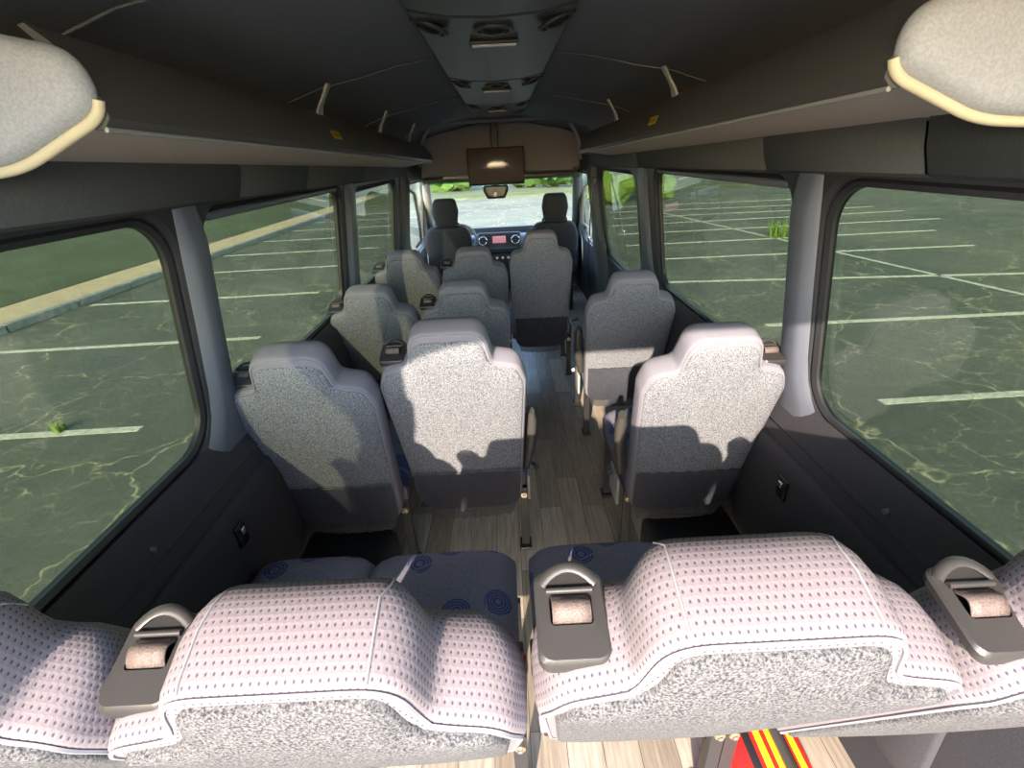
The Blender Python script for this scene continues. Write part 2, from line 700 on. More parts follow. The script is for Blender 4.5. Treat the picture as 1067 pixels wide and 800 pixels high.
def outer_of(pts, Y0, Y1, Z0, Z1, n=8):
    out = []
    m = n // 2
    corners = [(Y1, Z0), (Y1, Z1), (Y0, Z1), (Y0, Z0)]
    for c in range(4):
        seg = pts[c * (n + 1):(c + 1) * (n + 1)]
        cy, cz = corners[c]
        for k, (y, z) in enumerate(seg):
            if c % 2 == 0:      # arrives along z-edge, leaves along y-edge
                first, last = (seg[0][0], cz), (cy, seg[-1][1])
            else:
                first, last = (cy, seg[0][1]), (seg[-1][0], cz)
            if k <= m:
                s = k / m
                out.append((first[0] + (cy - first[0]) * s, first[1] + (cz - first[1]) * s))
            else:
                s = (k - m) / (n - m)
                out.append((cy + (last[0] - cy) * s, cz + (last[1] - cz) * s))
    return out


def bridge(bm, A, B):
    n = len(A)
    for i in range(n):
        j = (i + 1) % n
        try:
            bm.faces.new((A[i], A[j], B[j], B[i]))
        except ValueError:
            pass


def sideP(side, off=0.0):
    return lambda y, z: Vector((side * (WX(z) + off), y, z))


def window_cell(bm, side, cell, win, r, thick=0.038):
    """a wall cell with a rounded hole and its reveal"""
    inner = rr_ring(*win, r)
    outer = outer_of(inner, *cell)
    P0, P1 = sideP(side), sideP(side, thick)
    Av = [bm.verts.new(P0(*p)) for p in outer]
    # soft rolled edge into the reveal
    cy = (win[0] + win[1]) / 2
    cz = (win[2] + win[3]) / 2

    def grow(d):
        return [(y + d * (1 if y > cy else -1) * min(1, abs(y - cy) / (0.5 * (win[1] - win[0]) - r + 1e-6)), z + d * (1 if z > cz else -1)) for y, z in inner]
    Bv = [bm.verts.new(P0(*p)) for p in rr_ring(win[0] - 0.012, win[1] + 0.012, win[2] - 0.012, win[3] + 0.012, r + 0.012)]
    Cv = [bm.verts.new(sideP(side, 0.010)(*p)) for p in inner]
    Dv = [bm.verts.new(P1(*p)) for p in inner]
    bridge(bm, Av, Bv)
    bridge(bm, Bv, Cv)
    bridge(bm, Cv, Dv)


def gasket(name, side, win, r, w=0.035, off=0.026, parent=None, m=None):
    bm = bmesh.new()
    prof = []
    for d, o in ((0.0, off + 0.012), (0.0, off - 0.006), (w * 0.4, off - 0.012), (w, off - 0.004), (w, off + 0.012)):
        prof.append([bm.verts.new(sideP(side, o)(*p)) for p in rr_ring(win[0] + d, win[1] - d, win[2] + d, win[3] - d, max(0.02, r - d))])
    for A, B in zip(prof, prof[1:]):
        bridge(bm, A, B)
    return from_bm(name, bm, m or M['black'], parent, smooth=True, sharp=40)


def pane(name, side, win, r, m, parent=None, off=0.030):
    bm = bmesh.new()
    pts = rr_ring(*win, r)
    f0 = [bm.verts.new(sideP(side, off)(*p)) for p in pts]
    f1 = [bm.verts.new(sideP(side, off + 0.004)(*p)) for p in pts]
    bm.faces.new(f0)
    bm.faces.new(f1[::-1])
    bridge(bm, f0, f1)
    return from_bm(name, bm, m, parent)


ZB, ZT = 0.80, 1.535
# visible glass edges measured per side; the wall opening is a little larger
WIN = {-1: [((-0.05, 1.195, 0.880, 1.45), 0.09), ((1.385, 2.55, 0.895, 1.445), 0.07), ((2.86, 3.95, 0.88, 1.40), 0.05), ((4.55, 5.55, 0.72, 1.34), 0.08)],
       1: [((-0.05, 1.235, 0.868, 1.45), 0.09), ((1.44, 2.70, 0.88, 1.445), 0.07), ((3.16, 4.33, 0.76, 1.40), 0.09), ((4.62, 5.55, 0.72, 1.34), 0.08)]}
CELLS = {-1: [Y_REAR, 1.285, 2.70, 4.15, 5.75], 1: [Y_REAR, 1.32, 2.93, 4.47, 5.75]}
for side, nm in ((-1, 'left'), (1, 'right')):
    bm = bmesh.new()
    for i, ((win, r)) in enumerate(WIN[side]):
        g = 0.035
        big = (win[0] - g, win[1] + g, win[2] - g, min(win[3] + g, ZT - 0.02))
        zb = ZB if i < 2 else 0.60
        window_cell(bm, side, (CELLS[side][i], CELLS[side][i + 1], zb, ZT), big, r + g)
    # the strip that fills below the first two cells
    P = sideP(side)
    Q = [P(Y_REAR, 0.6), P(CELLS[side][2], 0.6), P(CELLS[side][2], ZB), P(Y_REAR, ZB)]
    bm.faces.new([bm.verts.new(q) for q in Q])
    # header zone behind the shelf
    Q = [P(Y_REAR, ZT), P(5.75, ZT), P(5.75, 1.68), P(Y_REAR, 1.68)]
    bm.faces.new([bm.verts.new(q) for q in Q])
    # lower wall down to the floor
    Q = [P(Y_REAR, 0.6), P(5.75, 0.6), Vector((side * 0.92, 5.75, 0)), Vector((side * 0.92, Y_REAR, 0))]
    bm.faces.new([bm.verts.new(q) for q in Q])
    w = from_bm('wall_%s' % nm, bm, M['trim'], smooth=True, sharp=35)
    structure(w)
    for i, ((win, r)) in enumerate(WIN[side]):
        g = 0.035
        big = (win[0] - g, win[1] + g, win[2] - g, min(win[3] + g, ZT - 0.02))
        num = i + 1 + (0 if side < 0 else 4)
        root = gasket('window_%d' % num, side, big, r + g, w=0.020)
        structure(root)
        p = pane('window_pane', side, (big[0] + 0.005, big[1] - 0.005, big[2] + 0.005, big[3] - 0.005), r + g, M['sideglass'] if i < 3 else M['frontglass'], root)
        structure(p)
        if i in (1, 2):      # vent hopper rail along the window top
            b = box('window_rail', (side * (WX(1.44) + 0.015), (win[0] + win[1]) / 2, 1.455), (0.02, win[1] - win[0] - 0.02, 0.022), M['pillar'], root, 0.006, rot=eul(0, side * -0.13, 0))
            structure(b)

# slate pillar trims between the windows: convex strips
def pillar_trim(num, side, yc, w, z0=0.70, z1=1.50, m='pillar', h=0.03, lean=0.0):
    prof = [(-w / 2, 0.0), (-w / 2 + 0.012, -h * 0.75), (-w / 4, -h), (w / 4, -h), (w / 2 - 0.012, -h * 0.75), (w / 2, 0.0)]
    zs = [z0, 0.84, 0.88, 0.93, 1.0, 1.2, 1.4, z1]
    fl = [2.4, 2.3, 1.75, 1.3, 1.08, 1, 1.0, 1.0]
    bm = bmesh.new()
    rings = []
    for z, k in zip(zs, fl):
        q = 0.25 if z == z1 else 1.0
        rings.append([bm.verts.new(Vector((side * (WX(z) + b * q), yc + a * k + lean * (z - 1.2), z))) for a, b in prof])
    for A, B in zip(rings, rings[1:]):
        for i in range(len(prof) - 1):
            bm.faces.new((A[i], A[i + 1], B[i + 1], B[i]))
    bm.faces.new(rings[0])
    bm.faces.new(rings[-1][::-1])
    structure(from_bm('trim_%d' % num, bm, M[m], smooth=True, sharp=50))


pillar_trim(10, -1, 1.285, 0.10)
pillar_trim(11, 1, 1.322, 0.11)
pillar_trim(12, -1, 2.70, 0.13)
pillar_trim(13, 1, 2.93, 0.17, h=0.02)
pillar_trim(14, -1, 4.25, 0.20, h=0.05, m='header')
pillar_trim(15, 1, 4.50, 0.20, z0=0.1, h=0.06, m='header')

# header strip (soft vinyl) under the shelf, in seamed panels
num = 20
for side in (-1, 1):
    cuts = {-1: [Y_REAR, 0.72, 1.52, 2.05, 2.9, 4.1], 1: [Y_REAR, 0.93, 1.5, 2.9, 3.6, 4.4]}[side]
    for y0, y1 in zip(cuts, cuts[1:]):
        prof = [(WX(1.50) - 0.004, 1.497), (WX(1.50) - 0.028, 1.505), (WX(1.54) - 0.040, 1.55), (WX(1.62) - 0.045, 1.63), (WX(1.62), 1.64)]
        o = sweep('trim_%d' % num, prof, [y0 + 0.003, y0 + 0.012, y1 - 0.012, y1 - 0.003],
                  lambda a, b, y, s=side: Vector((s * (a + (0.006 if y in (y0 + 0.003, y1 - 0.003) else 0)), y, b + (0.75 * drop(y) if y > 0.7 else 0))), M['header'])
        structure(o)
        num += 1

# window ledge + lower side lining with its embossed panel and latch
for side, nm in ((-1, 'left'), (1, 'right')):
    y1 = CELLS[side][2]
    prof = [(0.884, 0.845), (0.876, 0.852), (0.858, 0.83), (0.842, 0.77), (0.838, 0.755), (0.846, 0.745), (0.842, 0.735), (0.832, 0.60), (0.85, 0.30), (0.88, 0.02), (0.915, 0.0)]
    ys = [Y_REAR, 0.4, 0.9, 1.15, 1.30, 1.5, 2.1, y1]
    o = sweep('baseboard_%s' % nm, prof, ys, lambda a, b, y, s=side: Vector((s * a, y, b)), M['lower'], sharp=30)
    structure(o)
    # embossed rounded panel
    ol = [(p[0], p[1]) for p in rr_ring(0.55, 1.50, 0.22, 0.70, 0.12)]
    pts = [Vector(p) for p in ol]
    def pl(a, b, d, s=side):
        x = 0.832 + 0.074 * (b - 0.6) if b > 0.6 else 0.832 + (0.6 - b) * 0.06
        return Vector((s * (x - 0.004 - d), a, b))
    pn = loft('storage_panel', pts, [(-0.02, 0), (0.004, 0), (0.010, 0.008)], pl, M['lower'], None, caps=(False, True), centre=(1.0, 0.46))
    pn['label'] = 'dark rounded lining panel on the %s wall below the window ledge' % ('driver side' if side < 0 else 'door side')
    pn['category'] = 'panel'
    lt = box('latch', (side * 0.818, 1.18 if side > 0 else 1.10, 0.60), (0.012, 0.05, 0.075), M['ventblack'], pn, 0.005)
    box('latch_button', (side * 0.809, (1.18 if side > 0 else 1.10), 0.615), (0.01, 0.02, 0.02), M['chrome'], lt, 0.003)
    for yy in (0.85, 1.55):
        s_ = cyl('screw', (side * 0.855, yy, 0.79), (side * 0.838, yy, 0.786), 0.007, M['pillar'], n=12)
        tag(s_, 'small round screw cap on the %s ledge %s' % ('driver side' if side < 0 else 'door side', 'near the rear bench' if yy < 1 else 'beside the single row'), 'screw')

# rear opening (the back doors stand open): corner posts and header
for side, nm in ((-1, 'left'), (1, 'right')):
    bm = bmesh.new()
    rings = []
    for z in (0.0, 0.6, 0.9, 1.3, 1.6, 1.76):
        xw = 0.93 if z < 0.6 else WX(z) + 0.02
        rings.append([bm.verts.new(Vector((side * x, y, z))) for x, y in ((xw + 0.08, Y_REAR - 0.02), (xw + 0.08, Y_REAR + 0.08), (xw - 0.03, Y_REAR + 0.05), (xw - 0.035, Y_REAR - 0.02))])
    for A, B in zip(rings, rings[1:]):
        bridge(bm, A, B)
    structure(from_bm('wall_rear_%s' % nm, bm, M['trim']))
structure(box('wall_rear', (0, Y_REAR + 0.01, 1.868), (1.70, 0.06, 0.08), M['trim'], None, 0.02))

# cab end: windscreen header, pillars, firewall
structure(box('wall_front', (0, 5.33, 1.62), (1.66, 0.05, 0.56), M['headliner'], None, 0.01))
structure(box('wall_front_lower', (0, 6.22, 0.36), (1.84, 0.05, 0.80), M['black'], None, 0.01))
for side, nm, k in ((-1, 'left', 40), (1, 'right', 41)):
    structure(tube('trim_%d' % k, [(side * 0.76, 5.30, 1.42), (side * 0.79, 5.45, 1.28), (side * 0.85, 5.85, 0.92), (side * 0.88, 6.2, 0.62)], [0.04, 0.045, 0.05, 0.05], M['palegrey'] if side < 0 else M['header'], n=10))
    # wall piece ahead of the cab door
    bm = bmesh.new()
    Q = [(side * 0.925, 5.70, 0.0), (side * 0.90, 6.27, 0.0), (side * 0.90, 6.27, 0.64), (side * 0.875, 5.70, 1.0)]
    bm.faces.new([bm.verts.new(q) for q in Q])
    structure(from_bm('wall_front_%s' % nm, bm, M['trim']))
# windscreen
ws = bmesh.new()
top = [(-0.80, 5.28, 1.385), (-0.4, 5.33, 1.39), (0, 5.35, 1.39), (0.4, 5.33, 1.39), (0.80, 5.28, 1.385)]
bot = [(-0.90, 6.10, 0.60), (-0.45, 6.22, 0.60), (0, 6.26, 0.60), (0.45, 6.22, 0.60), (0.90, 6.10, 0.60)]
def lerp3(a, b, t):
    return tuple(a[i] + (b[i] - a[i]) * t for i in range(3))
t0 = 0.085
A = [ws.verts.new(lerp3(a, b, t0)) for a, b in zip(top, bot)]
B = [ws.verts.new(b) for b in bot]
for i in range(4):
    ws.faces.new((A[i], A[i + 1], B[i + 1], B[i]))
wo_ = from_bm('window_9', ws, M['frontglass'], smooth=True)
structure(wo_)
ws = bmesh.new()
A = [ws.verts.new(a) for a in top]
B = [ws.verts.new(lerp3(a, b, t0)) for a, b in zip(top, bot)]
for i in range(4):
    ws.faces.new((A[i], A[i + 1], B[i + 1], B[i]))
structure(from_bm('window_shade_band', ws, M['shade'], wo_, smooth=True))

# wheel housings covered in black carpet
for side, nm in ((-1, 'left'), (1, 'right')):
    o = box('wheel_housing', (side * 0.71, 1.26, 0.09), (0.40, 0.66, 0.19), M['carpet'], None, 0.05, seg=3)
    tag(o, 'low black carpeted wheel housing against the %s wall' % ('driver side' if side < 0 else 'door side'), 'wheel housing')


# ------------------------------------------------------------------ overhead luggage shelves
def shelf(side, y0, y1, label, caplabel):
    root = empty('luggage_shelf', (side * 0.62, y0, 1.58))
    tag(root, label, 'shelf')
    off = Vector((side * 0.62, y0, 1.58))

    def pl(a, b, y):
        k = max(0.0, (y - (y1 - 0.35)) / 0.35)
        aa = a + (0.80 - a) * 0.35 * k ** 2.2
        return Vector((side * aa, y, b + drop(y) * (1.3 if a < 0.7 else 1.2))) - off
    ys = [y0, y0 + 0.3, 1.5, 2.2, 2.9, y1 - 0.35, y1 - 0.22, y1 - 0.1, y1 - 0.03, y1]
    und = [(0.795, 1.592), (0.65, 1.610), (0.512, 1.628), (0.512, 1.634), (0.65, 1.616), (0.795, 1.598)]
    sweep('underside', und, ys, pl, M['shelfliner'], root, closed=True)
    fas = [(0.512, 1.622), (0.499, 1.622), (0.488, 1.634), (0.489, 1.652), (0.503, 1.685), (0.525, 1.715), (0.548, 1.735), (0.556, 1.733), (0.535, 1.71), (0.515, 1.68), (0.503, 1.65), (0.512, 1.636)]
    sweep('fascia', fas, ys, pl, M['fascia'], root, closed=True)
    tubep = [pl(0.497, 1.6215, y) for y in ys]
    tube('edge_bead', tubep, 0.0035, M['palegrey'], root, n=6)
    # forward cap
    c = pl(0.65, 1.64, y1)
    # brackets up to the roof
    for by in (1.70, 2.52, 3.3):
        if by > y1 - 0.3:
            continue
        bm = bmesh.new()
        dz = drop(by) * 1.3
        A = []
        prof = [(0.548, 1.695, 0.055), (0.543, 1.72, 0.045), (0.535, 1.745, 0.028), (0.522, 1.765, 0.020), (0.50, 1.80, 0.03)]
        rings = []
        for x, z, w in prof:
            zz = z + dz * 0.6
            rings.append([bm.verts.new(Vector((side * (x + e), by + f_ * w, zz)) - off) for e, f_ in ((0, -0.5), (0, 0.5), (0.008, 0.5), (0.008, -0.5))])
        for P_, Q_ in zip(rings, rings[1:]):
            bridge(bm, P_, Q_)
        bm.faces.new(rings[0])
        bm.faces.new(rings[-1])
        from_bm('bracket', bm, M['palegrey'], root, smooth=True, sharp=50)
    # label sticker on the fascia
    ly = 1.62 if side < 0 else 1.70
    bm = bmesh.new()
    pts = [(0.4925, 1.66), (0.5035, 1.683)]
    vs = []
    for y in (ly, ly + 0.085):
        for a, b in pts:
            q = pl(a - 0.0025, b, y)
            vs.append(bm.verts.new(q))
    bm.faces.new((vs[0], vs[1], vs[3], vs[2]))
    st = from_bm('sticker', bm, M['yellow'], root)
    for k in range(4):
        bm = bmesh.new()
        vs = []
        for y in (ly + 0.012 + k * 0.017, ly + 0.020 + k * 0.017):
            for t in (0.25, 0.8):
                q = pl(0.4925 + 0.011 * t - 0.0035, 1.66 + 0.023 * t, y)
                vs.append(bm.verts.new(q))
        bm.faces.new((vs[0], vs[1], vs[3], vs[2]))
        from_bm('sticker_print', bm, M['black'], st)
    # padded end cap facing the rear doors
    ol = resample([Vector(p) for p in rpoly([(0.486, 1.645, 0.07), (0.62, 1.586, 0.20), (0.845, 1.570, 0.03), (0.845, 1.728, 0.03), (0.60, 1.730, 0.10), (0.496, 1.706, 0.07)], 8)], 0.008)

    def cp(a, b, d):
        return Vector((side * a, y0 + d, b)) - off
    loft('end_pad', ol, [(0.004, 0.004), (0.0, 0.001), (-0.006, 0.0), (-0.013, 0.002), (-0.020, 0.006), (-0.025, 0.012), (-0.028, 0.019)], cp, M['pad'], root, caps=(False, True), centre=(0.66, 1.66), bulge=(0, 0.0))
    lo = [p for p in ol if p.y < 1.665 and p.x < 0.83 and (p.y < 1.60 or p.x < 0.6)]
    lo.sort(key=lambda p: (p.x - p.y))
    tube('pad_edging', [cp(p.x, p.y - 0.005, -0.004) for p in lo], 0.007, M['padedge'], root, n=8)
    return root


shelf(-1, 0.70, 4.16, 'long overhead luggage shelf along the driver side, its front end rounded', '')
shelf(1, 0.70, 3.55, 'overhead luggage shelf along the side with the sliding door, shorter than its opposite', '')

# ------------------------------------------------------------------ roof duct with vents and lamps
duct = empty('air_duct', (0, 0, 1.87))
tag(duct, 'long ribbed dark plastic air duct running along the middle of the ceiling', 'air duct')
seams = [-0.25, 0.35, 1.24, 2.17, 3.12, 4.05]
for y0, y1 in zip(seams, seams[1:]):
    prof = [(-0.205, 0.035), (-0.195, 0.005), (-0.178, -0.018), (-0.10, -0.032), (0, -0.037), (0.10, -0.032), (0.178, -0.018), (0.195, 0.005), (0.205, 0.035)]
    last = y1 > 4
    ys = [y0 + 0.004, y0 + 0.012, y1 - 0.012 if not last else y1 - 0.16, y1 - 0.004 if not last else y1]

    def pl(a, b, y, y0=y0, y1=y1, last=last):
        k = 0.985 if y == y0 + 0.004 or (not last and y > y1 - 0.006) else (0.78 if last and y >= y1 else 1)
        up = 0.012 if k < 1 else 0
        if last and y >= y1:
            up = 0.04
        return Vector((a * k, y, min(b + up, 0.04) - 0.006 * max(0, y - 0.7)))
    seg = sweep('duct_segment', prof, ys, pl, M['duct'], duct)
    for vx, rz in ((0, 0), (-0.145, 0.5), (0.145, -0.5)):
        yy = y0 + 0.10
        zz = -0.036 - 0.006 * max(0, yy - 0.7) + (0 if vx == 0 else 0.010)
        tilt = 0.0 if vx == 0 else (0.35 if vx < 0 else -0.35)
        bm = bmesh.new()
        rot = eul(0, tilt, 0)
        R = rot.to_matrix()
        c = Vector((vx, yy, zz))
        ring = [c + R @ Vector((math.cos(a) * 0.042, math.sin(a) * 0.036, -0.002)) for a in [2 * PI * i / 24 for i in range(24)]]
        a_tube(bm, ring, 0.005, 6, closed=True)
        v = from_bm('air_vent', bm, M['satin'], duct, smooth=True)
        bm = bmesh.new()
        n = 20
        rgs = []
        for rr, dz in ((0.036, 0.002), (0.024, -0.010), (0.008, -0.014)):
            rgs.append([bm.verts.new(c + R @ Vector((math.cos(2 * PI * i / n) * rr, math.sin(2 * PI * i / n) * rr * 0.85, dz))) for i in range(n)])
        for P_, Q_ in zip(rgs, rgs[1:]):
            bridge(bm, P_, Q_)
        bm.faces.new(rgs[-1])
        from_bm('nozzle', bm, M['ventblack'], v, smooth=True, sharp=50)
    yy = y0 + 0.225
    zz = -0.040 - 0.006 * max(0, yy - 0.7)
    l = box('lamp_strip', (0, yy, zz), (0.125, 0.026, 0.010), M['satin'], duct, 0.004)
    box('lens', (0, yy, zz - 0.006), (0.112, 0.015, 0.006), M['lampglass'], l, 0.002)


# ------------------------------------------------------------------ passenger seats
def seat_outline(ws=0.232, wb=0.198, hs=0.685, ht=0.825, wh=0.118, bottom=0.0):
    v = [(wb, bottom, 0.10), (ws, hs - 0.065, 0.05), (ws - 0.022, hs + 0.004, 0.05), (wh + 0.010, hs + 0.022, 0.012), (wh - 0.012, ht, 0.062)]
    full = [(x, y, r) for x, y, r in v] + [(-x, y, r) for x, y, r in v[::-1]]
    return resample(rpoly(full, 7), 0.012)


OUT = seat_outline(0.224, 0.196, 0.662, 0.795)
OUT4 = seat_outline(0.233, 0.20, 0.742, 0.880, 0.122)
OUTS = seat_outline(0.226, 0.190, 0.705, 0.840, 0.116)
OUT_TALL = seat_outline(0.212, 0.19, 0.735, 0.875, 0.108)
OUT_SIDE = seat_outline(0.192, 0.150, 0.735, 0.845, 0.112)
OUT_REAR = seat_outline(0.236, 0.205, 0.735, 0.845, 0.128)


def inset_outline(pts, d):
    ns = normals2(pts)
    return [p - n * d for p, n in zip(pts, ns)]


def half_width(pts, h):
    best = 0.0
    for i in range(len(pts)):
        a, b = pts[i], pts[(i + 1) % len(pts)]
        if (a.y - h) * (b.y - h) <= 0 and abs(a.y - b.y) > 1e-6:
            x = a.x + (b.x - a.x) * (h - a.y) / (b.y - a.y)
            best = max(best, x)
    return best


def belt_guide(parent, x, h, pl, side=1, big=False):
    """shoulder-belt bezel lying on top of the backrest shoulder"""
    # local frame: X across, Y front-back (d), Z up (h)
    def P(a, d, u):
        return pl(x + a, h + u, d)
    bm = bmesh.new()
    w, L = 0.040, 0.052
    DC = 0.078
    # frame with a slot: outer and inner rounded rectangles
    outer = rr_ring(-w, w, -L, L * 0.95, 0.014, 4)
    inner = rr_ring(-w * 0.60, w * 0.60, -L * 0.30, L * 0.38, 0.005, 4)

    def U(d, rise):
        return 0.020 + rise + 0.10 * 0 - 1.1 * d * d
    rings = []
    for ring, rise in ((outer, -0.012), (outer, 0.0), ([(a * 0.93, b * 0.94) for a, b in outer], 0.0045), (inner, 0.0045), (inner, -0.010)):
        rings.append([bm.verts.new(P(a, DC + b, U(b, rise))) for a, b in ring])
    for A_, B_ in zip(rings, rings[1:]):
        bridge(bm, A_, B_)
    g = from_bm('belt_guide', bm, M['guide'], parent, smooth=True, sharp=35)
    # slot floor
    bm = bmesh.new()
    vs = [bm.verts.new(P(a, DC + b, U(b, -0.008))) for a, b in inner]
    bm.faces.new(vs)
    from_bm('slot', bm, M['ventblack'], g)
    # raised arch handle at the front edge
    pts = []
    for k in range(9):
        t = -1 + 2 * k / 8
        pts.append(P(t * w * 0.82, DC + L * (0.62 + 0.28 * (1 - t * t)), U(L * 0.7, 0.004 + 0.010 * (1 - t * t))))
    bm = bmesh.new()
    a_tube(bm, pts, 0.0055, 8, flat=(1.3, 0.7))
    from_bm('arch', bm, M['guide'], g, smooth=True, sharp=60)
    # folded webbing across the slot
    bm = bmesh.new()
    rows = []
    for k in range(9):
        t = k / 8
        d = -L * 0.26 + t * L * 0.62
        rise = 0.004 + 0.010 * math.sin(PI * min(1, t * 1.1)) - 0.006 * (t < 0.1)
        rows.append([bm.verts.new(P(a, DC + d, U(d, rise))) for a in (-w * 0.54, -w * 0.2, w * 0.2, w * 0.54)])
    for A_, B_ in zip(rows, rows[1:]):
        for i in range(3):
            bm.faces.new((A_[i], A_[i + 1], B_[i + 1], B_[i]))
    wb = from_bm('webbing', bm, M['webbing'], g, smooth=True)
    md = wb.modifiers.new('solid', 'SOLIDIFY')
    md.thickness = 0.0025
    # roller bar
    tube('roller', [P(-w * 0.66, DC + L * 0.42, U(L * 0.42, 0.007)), P(w * 0.66, DC + L * 0.42, U(L * 0.42, 0.007))], 0.004, M['guide'], g, n=8)
    return g


def strap(parent, x, h, pl, lean=0.05):
    bm = bmesh.new()
    rows = []
    for k in range(13):
        t = k / 12
        d = 0.10 + 0.085 * t
        u = 0.022 - 0.0 * t - 0.40 * max(0, t - 0.25) ** 1.4
        rows.append([bm.verts.new(pl(x + a + lean * t, h + u, d)) for a in (-0.023, 0, 0.023)])
    for A_, B_ in zip(rows, rows[1:]):
        for i in range(2):
            bm.faces.new((A_[i], A_[i + 1], B_[i + 1], B_[i]))
    o = from_bm('belt_strap', bm, M['webbing'], parent, smooth=True)
    md = o.modifiers.new('solid', 'SOLIDIFY')
    md.thickness = 0.003
    return o


def make_seat(x, y0, label, group, recline=16.5, out=OUT, guide=-1, leg=1, arm=0, rear=False, zp=0.25, thick=0.125, name='passenger_seat', pocket=True, gx=0.183, cw=0.222, cx=0.0, lever=True):
    """origin on the floor under the foot of the backrest"""
    root = empty(name, (x, y0, 0))
    tag(root, label, 'seat', group)
    ca, sa = math.cos(math.radians(recline)), math.sin(math.radians(recline))

    def pl(a, h, d):
        # back leans towards -Y with height; d runs to the front
        if rear and h > HB:
            k = 0.6 * min(1.0, (h - HB) / 0.06)
            s2, c2 = sa + (0.02 - sa) * k, ca + (1.0 - ca) * k
            return Vector((a, -HB * sa - (h - HB) * s2 + d * (ca + (1 - ca) * k * 0.6), zp + HB * ca + (h - HB) * c2 + d * (sa + (0.08 - sa) * k * 0.6)))
        return Vector((a, -h * sa + d * ca, zp + h * ca + d * sa))
    HB = 0.70
    body = M['dots'] if rear else M['light']
    ti = 0.03 if rear else 0.0
    T = thick
    prof = [(0.0, 0.012), (0.004, 0.003), (0.014, 0.0), (T * 0.45, -0.002), (T * 0.65, 0.003), (T * 0.8, 0.012), (T * 0.92, 0.027), (T, 0.046)]
    loft('backrest', out, prof, pl, body, root, bulge=(-0.004, 0.01))
    # speckled rear panel inside the piping
    ins = inset_outline(out, 0.022 if rear else 0.010)
    top = max(p.y for p in out)
    ins = [Vector((p.x, p.y - (0.020 if p.y > top - 0.09 and abs(p.x) < 0.125 else 0.0))) for p in ins] if not rear else ins
    loft('rear_panel', ins, [(0.004, 0.0), (-0.005, 0.0), (-0.009, 0.006)], pl, M['dimknit'] if rear else M['knit'], root, caps=(False, True), bulge=(0, -0.010))
    pip = inset_outline(out, 0.008)
    tube('piping', [pl(p.x, p.y, 0.0) for p in pip], 0.0028, M['piping'], root, n=5, closed=True)
    if rear:
        # seams running front to back at the headrest corners
        for sx in (-1, 1):
            pts = []
            for (d, ins_) in prof[1:-1]:
                q = inset_outline(out, ins_ - 0.0006)
                best = min((p for p in q if p.x * sx > 0), key=lambda p: abs(p.x * sx - 0.092) + (0 if p.y > top - 0.06 else 1))
                pts.append(pl(best.x, best.y, d))
            tube('seam', pts, 0.0014, M['piping'], root, n=5)
    if pocket:
        bm = bmesh.new()
        rows = []
        H = 0.265
        for j in range(11):
            h = -0.012 + (H + 0.012) * j / 10
            hw = half_width(out, max(h, 0.028)) - 0.010
            if j == 0:
                hw *= 0.97
            row = []
            for i in range(19):
                s = -1 + 2 * i / 18
                bul = 0.018 * (1 - s ** 4) * math.sin(PI * min(1, 0.15 + j / 10 * 0.8)) + 0.0035 * math.sin(s * 23 + math.sin(j * .5)) + 0.022
                hh = h - (0.012 * (1 - s * s) if j < 3 else 0)
                row.append(bm.verts.new(pl(s * hw, hh, -bul)))
            rows.append(row)
        for A_, B_ in zip(rows, rows[1:]):
            for i in range(18):
                bm.faces.new((A_[i], A_[i + 1], B_[i + 1], B_[i]))
        toprow = [v.co.copy() for v in rows[-1]]
        nt = from_bm('net_pocket', bm, M['net'], root, smooth=True)
        tube('elastic_hem', toprow, 0.003, M['black'], nt, n=5)
    if guide:
        sh = max(p.y for p in out) - 0.136
        if rear:
            sh = 0.735
        g = belt_guide(root, guide * gx, sh, pl)
    # cushion: waterfall front, rounded
    CL = 0.52
    rows = []
    bm = bmesh.new()
    prof = []
    ny = 16
    cz = 0.485 if rear else 0.465
    yb = 0.03
    nx = 14
    grid = []
    for j in range(ny + 1):
        t = j / ny
        y = yb + CL * t
        ztop = cz - 0.015 * (1 - t) - 0.085 * max(0, (t - 0.82) / 0.18) ** 2.5 + 0.008 * math.sin(PI * t)
        row = []
        for i in range(nx + 1):
            s = -1 + 2 * i / nx
            e = abs(s) ** 6
            cr = 1 - 0.10 * max(0, (t - 0.8) / 0.2) ** 2 * abs(s) ** 3
            row.append(bm.verts.new((cx + s * cw * cr, y, ztop - 0.045 * e)))
        grid.append(row)
    for A_, B_ in zip(grid, grid[1:]):
        for i in range(nx):
            bm.faces.new((A_[i], A_[i + 1], B_[i + 1], B_[i]))
    rim = [grid[0][i] for i in range(nx + 1)] + [grid[j][nx] for j in range(1, ny + 1)] + [grid[ny][i] for i in range(nx - 1, -1, -1)] + [grid[j][0] for j in range(ny - 1, 0, -1)]
    low = [bm.verts.new((cx + (v.co.x - cx) * 0.98, yb + 0.01 + (v.co.y - yb) * 0.965, 0.345)) for v in rim]
    bridge(bm, rim, low)
    bm.faces.new(low)
    cu = from_bm('seat_cushion', bm, M['circle'], root, smooth=True, sharp=70)
    # curved inset seam on the cushion
    ps = []
    for k in range(15):
        a = PI * k / 14
        ps.append(Vector((cx + 0.20 * math.cos(a) * 0.72, yb + 0.20 + 0.22 * math.sin(a), cz - 0.006 + 0.007 * math.sin(a))))
    tube('cushion_seam', ps, 0.0022, M['piping'] if rear else M['circle'], cu, n=5)
    # steel frame under the cushion
    fr = bmesh.new()
    a_box(fr, (cx, 0.27, 0.325), (cw * 1.9, 0.44, 0.035), 0.005)
    from_bm('seat_frame', fr, M['blackmetal'], root)
